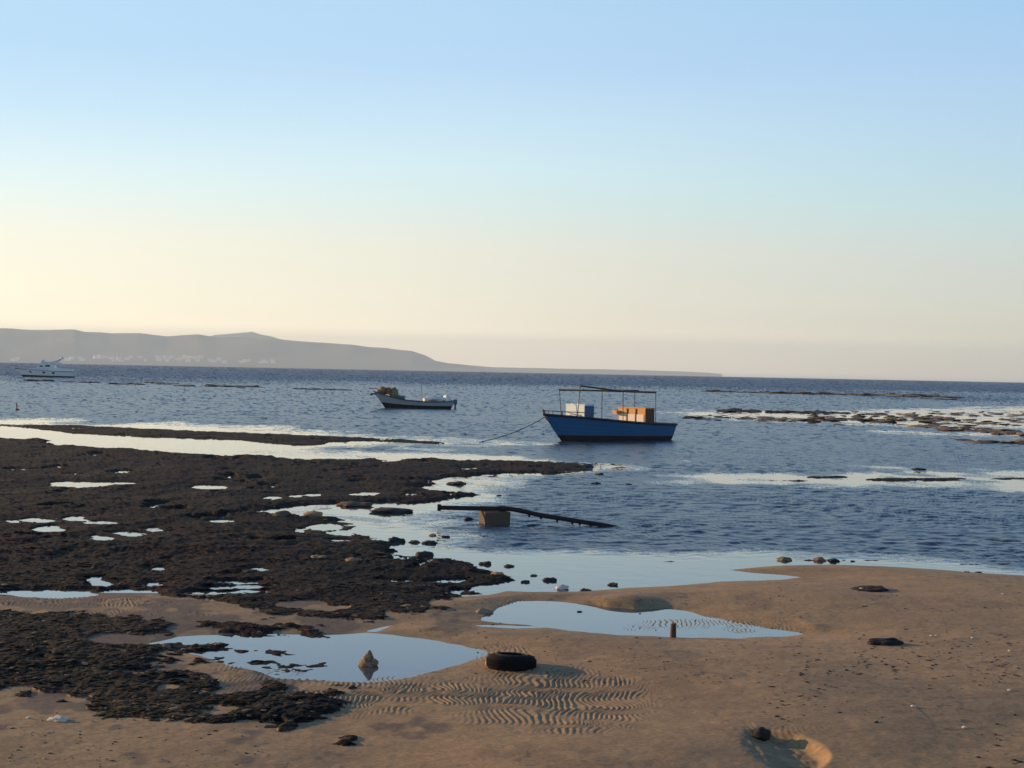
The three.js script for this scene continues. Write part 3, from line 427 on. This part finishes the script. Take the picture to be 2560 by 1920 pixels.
// --- white motor yacht
const yp = ground(99, 814.5); const yacht = thing('motor_yacht', V(yp.x, 0, yp.z), Math.PI + 0.12, 'white motor yacht with flybridge anchored near the horizon', 'yacht');
{
  const o = { L: 15.6, beam: 4.4, rake: 2.2, sternRake: 0.6, fine: 0.45, bowPow: 2.2, low: 0.72, flare: 0.7, keel: () => -0.35, sheer: (t) => 1.55 + 0.15 * t + 0.5 * t * t };
  const mW = std(0.80, 0.80, 0.76, 0.45), mK = std(0.015, 0.017, 0.022, 0.5), mG = std(0.02, 0.025, 0.035, 0.1), mM = std(0.35, 0.35, 0.36, 0.4);
  const hg = hullGrid(o, 0.36, 1), pt = hg.userData.pt; mesh('hull', hg, mW, yacht); mesh('bottom', hullGrid(o, 0, 0.36), mK, yacht); mesh('deck', deckGeo(pt, 0.97, 0.005, 0.98), std(0.5, 0.46, 0.4, 0.7), yacht);
  mesh('stripe', merge([strake(pt, 0.965, 0.07, 1), strake(pt, 0.965, 0.07, -1)]), std(0.05, 0.06, 0.07, 0.5), yacht);
  for (const s of [1, -1]) for (const t of [0.80, 0.585, 0.41]) { const p = pt(t, 0.8, s); const g = new THREE.CylinderGeometry(0.36, 0.36, 0.1, 16); g.rotateX(Math.PI / 2); g.scale(t > 0.7 ? 1.6 : 1, 0.9, 1); g.translate(p[0], p[1] - 0.1, p[2] - s * (t > 0.7 ? 0.12 : 0.02)); mesh('porthole', g, mG, yacht); }
  const prof = (pts, w) => { const s = new THREE.Shape(pts.map((p) => new THREE.Vector2(...p))); const g = new THREE.ExtrudeGeometry(s, { depth: w, bevelEnabled: true, bevelSize: 0.06, bevelThickness: 0.06, bevelSegments: 2 }); g.translate(0, 0, -w / 2); return g; };
  mesh('trunk_cabin', prof([[4.6, 1.95], [3.2, 2.35], [1.0, 2.5], [-7.0, 2.2], [-7.0, 1.7], [4.6, 1.7]], 2.8), mW, yacht);
  mesh('wheelhouse', prof([[2.4, 2.4], [0.9, 4.0], [-1.9, 3.75], [-2.6, 2.35]], 2.5), mW, yacht);
  mesh('flybridge', prof([[1.05, 3.95], [0.75, 4.55], [0.35, 4.55], [0.1, 4.1], [-3.9, 3.85], [-3.9, 3.68], [-1.9, 3.65]], 2.7), mW, yacht);
  mesh('windscreen', prof([[2.22, 2.62], [1.85, 3.0], [1.93, 3.04], [2.30, 2.64]], 2.2), mG, yacht);
  for (const s of [1, -1]) { const g = new THREE.BoxGeometry(1.2, 0.5, 0.06); g.translate(-0.65, 3.0, s * 1.33); mesh('side_window', g, mG, yacht); const k = new THREE.BoxGeometry(0.9, 0.36, 0.06); k.translate(1.0, 2.9, s * 1.33); mesh('side_window', k, mG, yacht); }
  const arch = merge([tube(V(-2.6, 3.8, 1.25), V(-3.7, 4.75, 1.05), 0.09), tube(V(-2.6, 3.8, -1.25), V(-3.7, 4.75, -1.05), 0.09), tube(V(-3.7, 4.75, -1.1), V(-3.7, 4.75, 1.1), 0.11), tube(V(-1.0, 3.9, 1.2), V(-3.3, 4.5, 1.1), 0.06), tube(V(-1.0, 3.9, -1.2), V(-3.3, 4.5, -1.1), 0.06)]); mesh('radar_arch', arch, mM, yacht);
  const dome = new THREE.SphereGeometry(0.45, 14, 10); dome.scale(1, 0.65, 1); dome.translate(-4.1, 5.2, 0.2); const dm = mesh('radar_dome', dome, mW, yacht); mesh('dome_stand', tube(V(-3.75, 4.75, 0.2), V(-4.1, 5.1, 0.2), 0.1), mM, yacht);
  const rl = []; for (const s of [1, -1]) { rl.push(strake(pt, 1, 0.03, s, 20, 0.5, 1, 0.55)); for (let i = 0; i < 8; i++) { const p = pt(0.52 + 0.066 * i, 1, s); rl.push(tube(V(p[0], p[1], p[2]), V(p[0], p[1] + 0.55, p[2]), 0.025, 5)); } } mesh('railing', merge(rl), mM, yacht);
  mesh('bow_platform', box(1.0, 0.1, 0.6, 7.6, 2.2, 0), mK, yacht);
  mesh('swim_platform', box(0.9, 0.12, 3.4, -8.1, 0.35, 0), mM, yacht);
  shade(yacht);
}

// ------------------------------------------------------------------ things on the flat
const groundY = (x, z) => { const a = sandHeight(x, z), b = reefHeight(x, z); return Math.max(a, b); };
function onGround(px, py) { let p = ground(px, py); for (let i = 0; i < 4; i++) p = ground(px, py, Math.max(0, groundY(p.x, p.z))); return p; }
{ // tyre
  const c = onGround(1104, 1441); const t = thing('car_tyre', V(c.x, c.y - 0.05, c.z), 0.4, 'black car tyre lying half sunk in the sand beside the pool', 'tyre'); t.rotation.z = -0.03; t.rotation.x = -0.075;
  const pr = [[0.20, 0.03], [0.215, 0.0], [0.26, 0.004], [0.305, 0.02], [0.325, 0.055], [0.328, 0.11], [0.325, 0.165], [0.305, 0.2], [0.26, 0.216], [0.215, 0.22], [0.20, 0.19], [0.205, 0.175], [0.26, 0.19], [0.295, 0.17], [0.30, 0.11], [0.295, 0.05], [0.26, 0.03], [0.205, 0.045], [0.20, 0.03]].map(([a, b]) => new THREE.Vector2(a, b));
  const rub = new THREE.MeshPhysicalMaterial({ color: new THREE.Color().setRGB(0.010, 0.010, 0.011), roughness: 0.95, specularIntensity: 0.3 });
  mesh('casing', new THREE.LatheGeometry(pr, 64), rub, t);
  const bl = []; for (let i = 0; i < 48; i++) for (const [y, off] of [[0.075, 0], [0.11, 0.5], [0.145, 0]]) { const a = (i + off) / 48 * Math.PI * 2, g = box(0.012, 0.026, 0.030, 0, 0, 0, 0, 0, 0.35); g.translate(0.33, y, 0); g.rotateY(a); bl.push(g); }
  mesh('tread', merge(bl), rub, t); tag(t.children[1], null, null, null, 'stuff');
  mesh('bead', (() => { const g = new THREE.TorusGeometry(0.213, 0.009, 8, 48); g.rotateX(Math.PI / 2); g.translate(0, 0.219, 0); return g; })(), std(0.04, 0.036, 0.033, 0.8), t);
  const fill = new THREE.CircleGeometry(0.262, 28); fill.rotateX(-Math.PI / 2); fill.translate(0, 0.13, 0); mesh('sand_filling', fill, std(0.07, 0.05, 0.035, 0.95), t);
  shade(t);
  const bk = onGround(1066, 1437); const k = tag(mesh('stone', lump(3, 0.10, 0.07, 0.08, 0.3, 22), std(0.40, 0.27, 0.15, 0.85)), 'pale tan lump standing in for the sunlit sand crusted left side of the tyre', 'stone'); k.position.set(bk.x, bk.y + 0.03, bk.z + 0.08);  // added lump, stands for the sunlit sand crust on the tyre
}
{ // rock standing in the pool
  const c = ground(794, 1437), prof = [[-0.06, 0.12, 0.12], [0, 0.137, 0.128], [0.15, 0.125, 0.145], [0.3, 0.105, 0.14], [0.4, 0.09, 0.105], [0.48, 0.08, 0.078], [0.7, 0.052, 0.056], [0.88, 0.028, 0.04], [1, 0.004, 0.012]], P = [], idx = [], NA = 40, NH = 36, HH = 0.21;
  const pick = (f) => { let i = 0; while (i < prof.length - 2 && f > prof[i + 1][0]) i++; const t = (f - prof[i][0]) / (prof[i + 1][0] - prof[i][0]); return [prof[i][1] + (prof[i + 1][1] - prof[i][1]) * t, prof[i][2] + (prof[i + 1][2] - prof[i][2]) * t]; };
  for (let j = 0; j <= NH; j++) for (let i = 0; i < NA; i++) { const f = -0.06 + 1.06 * j / NH, a = i / NA * 6.28318, [l, r] = pick(f), ca = Math.cos(a), sa = Math.sin(a), w = ca > 0 ? r : l, n = 1 + 0.16 * fbm(ca * 2.2 + f * 2, sa * 2.2 + f * 5, 4) + 0.06 * vn(ca * 7 + f * 9, sa * 7); P.push((0.016 * f + ca * w) * (ca > 0 ? 1 : 1) * (0.97 + 0.03 * n), f * HH, sa * (l + r) * 0.45 * n); }
  P.push(0.02, HH * 1.0, 0); for (let j = 0; j < NH; j++) for (let i = 0; i < NA; i++) { const a = j * NA + i, b = j * NA + (i + 1) % NA; idx.push(a, a + NA, b, b, a + NA, b + NA); } for (let i = 0; i < NA; i++) idx.push(NH * NA + i, P.length / 3 - 1, NH * NA + (i + 1) % NA);
  const g = new THREE.BufferGeometry(); g.setAttribute('position', new THREE.Float32BufferAttribute(P, 3)); g.setAttribute('uv', new THREE.Float32BufferAttribute(P.filter((_, i) => i % 3 < 2).map((v) => v * 2), 2)); g.setIndex(idx); g.computeVertexNormals();
  const m = tag(mesh('rock', g, std(0.42, 0.27, 0.13, 0.85, { bumpMap: reefBump, bumpScale: 0.012, map: reefTone })), 'pointed tan rock standing in the still pool with its reflection', 'rock'); m.position.set(c.x, -0.005, c.z);
}
{ // concrete block and the pipe on it
  const c = ground(1068, 1134), H = 0.33; const turn = 0.27;
  const bg = new THREE.BoxGeometry(0.68, H + 0.3, 0.62, 10, 8, 10), p = bg.attributes.position; for (let i = 0; i < p.count; i++) { const x = p.getX(i), y = p.getY(i), z = p.getZ(i), n = 0.022 * fbm(x * 6 + z * 4, y * 6 - z * 3, 3); p.setXYZ(i, x * (1 + n), y, z * (1 + n)); } bg.computeVertexNormals(); bg.translate(0, (H - 0.3) / 2, 0);
  const b = tag(mesh('concrete_block', bg, std(0.10, 0.072, 0.047, 0.9, { bumpMap: reefBump, bumpScale: 0.006 })), 'square concrete block in shallow water holding up the long pipe', 'block'); b.position.set(c.x, 0, c.z - 0.3); b.rotation.y = turn;
  const D = -(c.z - 0.3), y1 = H + 0.062, A = away(949, 1105, D + 0.1), M = away(1085, 1107, D), E = away(1318, 1131, D - 0.1), E2 = away(1350, 1134, D - 0.1); A.y = Math.max(A.y, y1 - 0.005); M.y = y1 + 0.005; E.y = 0.0; E2.y = -0.09;
  const pipe = thing('rusty_pipe', V(M.x, 0, M.z), 0, 'long dark rusty pipe lying bent over the concrete block', 'pipe'); const L = (q) => q.clone().sub(pipe.position);
  const rust = std(0.022, 0.013, 0.011, 0.85, { bumpMap: reefBump, bumpScale: 0.01 });
  const cv = new THREE.CatmullRomCurve3([L(A), L(A).lerp(L(M), 0.5), L(A).lerp(L(M), 0.85), L(M).add(V(0.25, -0.006, 0)), L(M).lerp(L(E), 0.35), L(M).lerp(L(E), 0.7), L(E), L(E2)]);
  const tg = new THREE.TubeGeometry(cv, 80, 0.06, 12); mesh('barrel', tg, rust, pipe);
  mesh('flange', tube(L(A).add(V(-0.05, 0, 0)), L(A).add(V(0.04, 0, 0)), 0.092, 14), rust, pipe);
  mesh('pipe_collar', tube(L(M).add(V(-0.08, 0.004, 0)), L(M).add(V(0.08, 0, 0)), 0.075, 12), rust, pipe);
  for (const f of [0.25, 0.36, 0.51, 0.65, 0.72, 0.82]) { const q = L(M).lerp(L(E), f); const k = lump(2, 0.03, 0.045, 0.03, 0.4, f * 10); k.translate(q.x, q.y - 0.07, q.z); mesh('barnacle_clump', k, rust, pipe); }
  shade(pipe);
}
{ // post
  const c = onGround(1454, 1377); const t = thing('wooden_post', V(c.x, c.y - 0.03, c.z), 0.2, 'short dark wooden post standing at the edge of the long pool', 'post');
  const g = new THREE.CylinderGeometry(0.042, 0.048, 0.24, 14, 6), p = g.attributes.position; for (let i = 0; i < p.count; i++) { const a = Math.atan2(p.getZ(i), p.getX(i)), k = 1 + 0.1 * vn(a * 2 + 5, p.getY(i) * 5); p.setX(i, p.getX(i) * k + 0.01 * p.getY(i)); p.setZ(i, p.getZ(i) * k); } g.computeVertexNormals(); g.translate(0, 0.12, 0);
  mesh('shaft', g, std(0.09, 0.042, 0.022, 0.85), t); const e = new THREE.CylinderGeometry(0.036, 0.041, 0.016, 12); e.translate(0.001, 0.247, 0); mesh('cut_end', e, std(0.28, 0.15, 0.10, 0.85), t); shade(t);
}
// dark lumps on the right-hand sand
const weedMat = std(0.014, 0.011, 0.010, 0.9);
for (const [px, py, w, h, d, sdn, label] of [[1886, 1275, 0.32, 0.055, 0.26, 1, 'flat dark weed clump on the upper right sand with a long shadow'], [1916, 1391, 0.26, 0.06, 0.16, 2, 'low dark weed clump on the bare sand right of the long pool'], [1642, 1594, 0.10, 0.08, 0.10, 6, 'dark lump casting a shadow over the hollow in the near sand']]) {
  const c = onGround(px, py), m = tag(mesh('weed_clump', lump(4, w, h, d, 0.35, sdn, 2.2), weedMat), label, 'weed clump'); m.position.set(c.x, c.y + h * 0.3, c.z);
}
{ const c = onGround(1868, 1274); const k = tag(mesh('stone', lump(2, 0.06, 0.035, 0.05, 0.3, 8), std(0.5, 0.36, 0.2, 0.85)), 'small sunlit stone at the left end of the flat weed clump', 'stone'); k.position.set(c.x - 0.08, c.y + 0.02, c.z + 0.1); }
// stones in the shallows
const mTan = std(0.38, 0.23, 0.11, 0.85), mBrown = std(0.10, 0.065, 0.04, 0.85), mDark = std(0.03, 0.025, 0.02, 0.85), mPale = std(0.62, 0.55, 0.42, 0.85);
for (const [px, py, w, m, label, el] of [
  [1075, 1241, 26, mTan, 'rounded orange tan stone in still water off the reef point'], [1187, 1254, 30, mDark, 'long dark stone in the calm inlet between the tan stones'], [1214, 1271, 30, mPale, 'white sunlit stone at the edge of the sand spit'],
  [1133, 1258, 20, mDark, 'small dark stone in the inlet nearest the reef point'], [1153, 1244, 14, mBrown, 'tiny brown stone behind the long dark stone'], [1100, 1224, 22, mDark, 'thin dark stone out in the calm water beside the reef tip'], [1050, 1219, 26, mDark, 'dark ragged stone just off the reef tip'],
  [1325, 1264, 22, mBrown, 'flat brown stone near the inlet shore'], [1265, 1276, 22, mBrown, 'brown stone lying on the edge of the sand spit'], [680, 1112, 34, mTan, 'tan flat stone in the head of the reef channel'], [612, 1114, 40, mBrown, 'brown stone on the left end of the reef channel'],
  [770, 1092, 60, mBrown, 'large brown stone slab jutting into the reef channel'], [845, 1106, 80, mDark, 'long low dark rock along the upper side of the channel'], [857, 1170, 40, mDark, 'dark brown stone at the reef edge below the channel'], [896, 1172, 22, mBrown, 'small brown stone left of its darker neighbour in the channel mouth'], [928, 1174, 28, mDark, 'dark stone out in the channel mouth'],
  [935, 1157, 18, mTan, 'small tan stone in the channel mouth'], [962, 1160, 16, mDark, 'small dark stone farthest out in the channel mouth'], [915, 1200, 40, mDark, 'dark flat stone by the reef shore below the channel mouth'], [1013, 1123, 24, mDark, 'dark stone left of the concrete block'], [990, 1046, 40, mBrown, 'brown stone in the small upper inlet of the reef'],
  [1296, 1026, 18, mDark, 'small dark stone off the tip of the long reef spit'], [1288, 1046, 20, mDark, 'dark stone under the tip of the reef spit'], [1078, 1071, 12, mDark, 'tiny dark stone off the middle reef tongue'], [1987, 1015, 30, mDark, 'lone dark rock in the sea above the right sand bar'], [1358, 1047, 12, mDark, 'tiny dark stone awash in mid water'],
  [1694, 1210, 30, std(0.22, 0.17, 0.07, 0.85), 'tan weedy rock on the right hand tide line'], [1770, 1210, 26, std(0.25, 0.16, 0.08, 0.85), 'second tan rock along the right hand tide line'], [1800, 1212, 26, mDark, 'dark rock beside the second tan rock on the tide line'], [1842, 1213, 10, mDark, 'small upright dark stone on the tide line'],
  [2415 / 1.157, 1237, 14, mTan, 'small tan stone on the wet sand edge near the right border'], [2113, 1238, 16, mDark, 'small dark stone on the wet sand edge near the right border'], [1045, 1323, 34, std(0.3, 0.22, 0.13, 0.85), 'sunlit tan stone at the left end of the long pool'], [1252, 1322, 10, mDark, 'tiny dark stone standing in the long pool'], [1374, 1378, 8, mDark, 'tiny dark pebble on the sand before the long pool'],
  [765, 1212, 34, std(0.28, 0.16, 0.09, 0.85), 'orange brown stone resting on the dark reef'], [690, 1205, 30, std(0.22, 0.17, 0.09, 0.85), 'dull tan stone on the reef left of the orange brown one'], [125, 1556, 38, mPale, 'pale yellowish piece of coral on the sand by the lower reef edge'], [465, 1505, 24, std(0.05, 0.04, 0.03, 0.85), 'dark block of rock at the lower reef edge'], [1325, 1377 - 90, 1, null, null]]) {
  if (!m) continue; const c = onGround(px, py), k = 1.157 / F * -c.z, W = w * k / 2, i = px * 0.37 + py;
  const s = tag(mesh('stone', lump(3, W, Math.min(W * 0.36, 0.08), W * rr(0.7, 1.1), 0.5, i % 17), m), label, 'stone'); s.position.set(c.x, c.y + W * 0.06, c.z); s.rotation.y = rr(-0.3, 0.3);
}
{ // buoy out on the left
  const c = ground(37, 886); const t = thing('marker_buoy', c, 0, 'small red pole buoy floating at the far left', 'buoy'); const m = std(0.25, 0.04, 0.035, 0.5);
  const g = new THREE.SphereGeometry(0.2, 14, 10); g.scale(1, 0.8, 1); mesh('float', g, m, t); mesh('pole', tube(V(0, 0, 0), V(-0.06, 0.6, 0), 0.05, 8), m, t); shade(t);
}
for (const [x, y] of [[2182, 1407], [1838 + 344, 1362 + 130], [2012, 1376 - 2], [2341 / S, 1591 / S], [2432 / S, 1596 / S], [2284 / S, 1767 / S], [2412 / S, 1820 / S], [2508 / S, 1486 / S], [62, 1552]]) { const c = onGround(x, y); const s = tag(mesh('shell', lump(2, 0.03, 0.014, 0.024, 0.25, x % 7), mPale), 'tiny white shell lying on the open sand', 'shell', 'white shells strewn on the sand'); s.position.copy(c).add(V(0, 0.008, 0)); }
// ------------------------------------------------------------------ rubble and weed: what nobody could count
function scatter(name, label, geo, mat, list) {
  const m = new THREE.InstancedMesh(geo, mat, list.length), M = new THREE.Matrix4(), q = new THREE.Quaternion(), e = new THREE.Euler();
  list.forEach(([x, y, z, sx, sy, sz, c], i) => { M.compose(V(x, y, z), q.setFromEuler(e.set(rr(-0.15, 0.15), rr(0, 6.28), rr(-0.15, 0.15))), V(sx, sy, sz)); m.setMatrixAt(i, M); m.setColorAt(i, new THREE.Color().setRGB(...c)); });
  m.name = numbered(name); m.castShadow = m.receiveShadow = true; scene.add(m); return tag(m, label, null, null, 'stuff');
}
{
  const list = [];
  for (let i = 0; i < 42000; i++) {
    const py = 950 + 630 * Math.pow(rnd(), 0.9), px = rr(-60, 1300), g = ground(px, py), hr = reefHeight(g.x, g.z), hs = sandHeight(g.x, g.z); if (hr < hs || hr < 0.008) continue;
    const k = 0.012 + 0.035 * Math.pow(rnd(), 4), c = reefColor(g.x, g.z), b = rnd() < 0.05 ? 3.2 : 0.45 + 0.8 * rnd();
    const tan = rnd() < 0.03; list.push([g.x, hr + k * (tan ? 0.25 : 0.05), g.z, k * rr(0.7, 1.9), k * rr(0.1, 0.32), k * rr(0.6, 1.2), tan ? [0.22 * b ** 0.3, 0.155 * b ** 0.3, 0.09] : c.map((v) => Math.min(0.3, v * b))]);
  }
  scatter('reef_rubble', 'weedy rubble covering the dark reef flat', lump(1, 1, 1, 1, 0.7, 3), new THREE.MeshPhysicalMaterial({ roughness: 0.9, specularIntensity: 0.3 }), list);
  const weed = [];
  for (let i = 0; i < 900; i++) { const px = rr(1650, 2230), py = rr(1255, 1659), g = onGround(px, py), p = sst(-0.1, 0.3, fbm(g.x * 0.9, g.z * 0.5, 3)); if (rnd() > p || groundY(g.x, g.z) < 0.03) continue; const k = 0.006 + 0.022 * rnd() ** 3; weed.push([g.x, g.y + 0.002, g.z, k * rr(1, 2.4), k * 0.5, k, [0.05, 0.035, 0.025]]); }
  for (let i = 0; i < 500; i++) { const px = rr(0, 560), py = rr(1540, 1659), g = onGround(px, py); if (rnd() < 0.7) continue; const k = 0.004 + 0.012 * rnd() ** 3; weed.push([g.x, g.y + 0.002, g.z, k * rr(1, 2.4), k * 0.5, k, rnd() < 0.2 ? [0.4, 0.3, 0.2] : [0.06, 0.04, 0.03]]); }
  for (let i = 0; i < 500; i++) { const px = rr(880, 1750), py = rr(1290, 1475), g = onGround(px, py); if (groundY(g.x, g.z) < 0) continue; const k = 0.005 + 0.012 * rnd() ** 3; weed.push([g.x, g.y + 0.002, g.z, k * rr(1, 2), k * 0.5, k, [0.06, 0.04, 0.03]]); }
  for (let i = 0; i < 240; i++) { const px = rr(1850, 2230), py = 1415 + 80 * (rnd() + rnd() + rnd() - 1.5), g = onGround(px, py); const k = 0.006 + 0.02 * rnd() ** 3; weed.push([g.x, g.y + 0.002, g.z, k * rr(1, 2.6), k * 0.25, k, [0.09, 0.065, 0.042]]); }
  scatter('weed_scraps', 'dark scraps of weed strewn on the sand', lump(1, 1, 1, 1, 0.4, 5), std(1, 1, 1, 0.9), weed);
  const ex = []; const bar = (x0, y0, x1, y1, th, n, s0, s1, cols, hgt) => { for (let i = 0; i < n; i++) { const t = rnd(), px = x0 + (x1 - x0) * t, py = y0 + (y1 - y0) * t + (rnd() + rnd() - 1) * th, g = ground(px, py); if (vn(g.x * 0.25 + 9, g.z * 0.06) < -0.25) continue; const w = rr(s0, s1); ex.push([g.x, 0, g.z, w, hgt * rr(0.5, 1.2), w * rr(0.5, 1.3), cols[Math.floor(rnd() * cols.length)]]); } };
  const warm = [[0.26, 0.17, 0.08], [0.17, 0.105, 0.055], [0.30, 0.21, 0.11], [0.10, 0.07, 0.045]], drk = [[0.05, 0.04, 0.035], [0.09, 0.06, 0.04], [0.03, 0.028, 0.026]];
  bar(1500, 845, 1990, 857, 1.0, 200, 0.8, 2.6, warm, 0.14); bar(1900, 852, 2060, 859, 1, 60, 1, 3, warm, 0.14);
  bar(1480, 902, 1860, 912, 7, 130, 0.2, 0.7, warm, 0.05); bar(1750, 905, 2240, 905, 17, 300, 0.2, 0.8, warm, 0.055); bar(1560, 888, 1830, 893, 2, 60, 0.4, 1.3, drk, 0.1); bar(1980, 922, 2240, 940, 6, 70, 0.2, 0.9, warm, 0.1); bar(2000, 951, 2240, 958, 4, 50, 0.2, 0.8, warm, 0.08); bar(1980, 862, 2100, 862, 2, 20, 0.5, 1.5, drk, 0.1); 
  bar(55, 822, 215, 827, 0.8, 60, 0.4, 1.6, drk, 0.12); bar(235, 829, 305, 831, 1.5, 22, 0.3, 1.5, drk.concat(warm), 0.16); bar(313, 826, 406, 834, 2, 36, 0.3, 1.6, drk.concat(warm), 0.16); bar(450, 834, 560, 836, 1.6, 44, 0.3, 1.6, drk.concat(warm), 0.18); bar(617, 840, 762, 843, 0.8, 30, 0.3, 1.4, drk, 0.1); bar(1010, 818, 1130, 820, 0.6, 12, 0.4, 1.4, drk, 0.1);
  scatter('exposed_reef', 'broken bits of reef showing above the sea', lump(2, 1, 1, 1, 0.5, 7), std(1, 1, 1, 0.85), ex);
}

// ------------------------------------------------------------------ air
scene.fog = new THREE.FogExp2(new THREE.Color().setRGB(0.76, 0.93, 1.0), HAZE);

renderer.render(scene, camera);
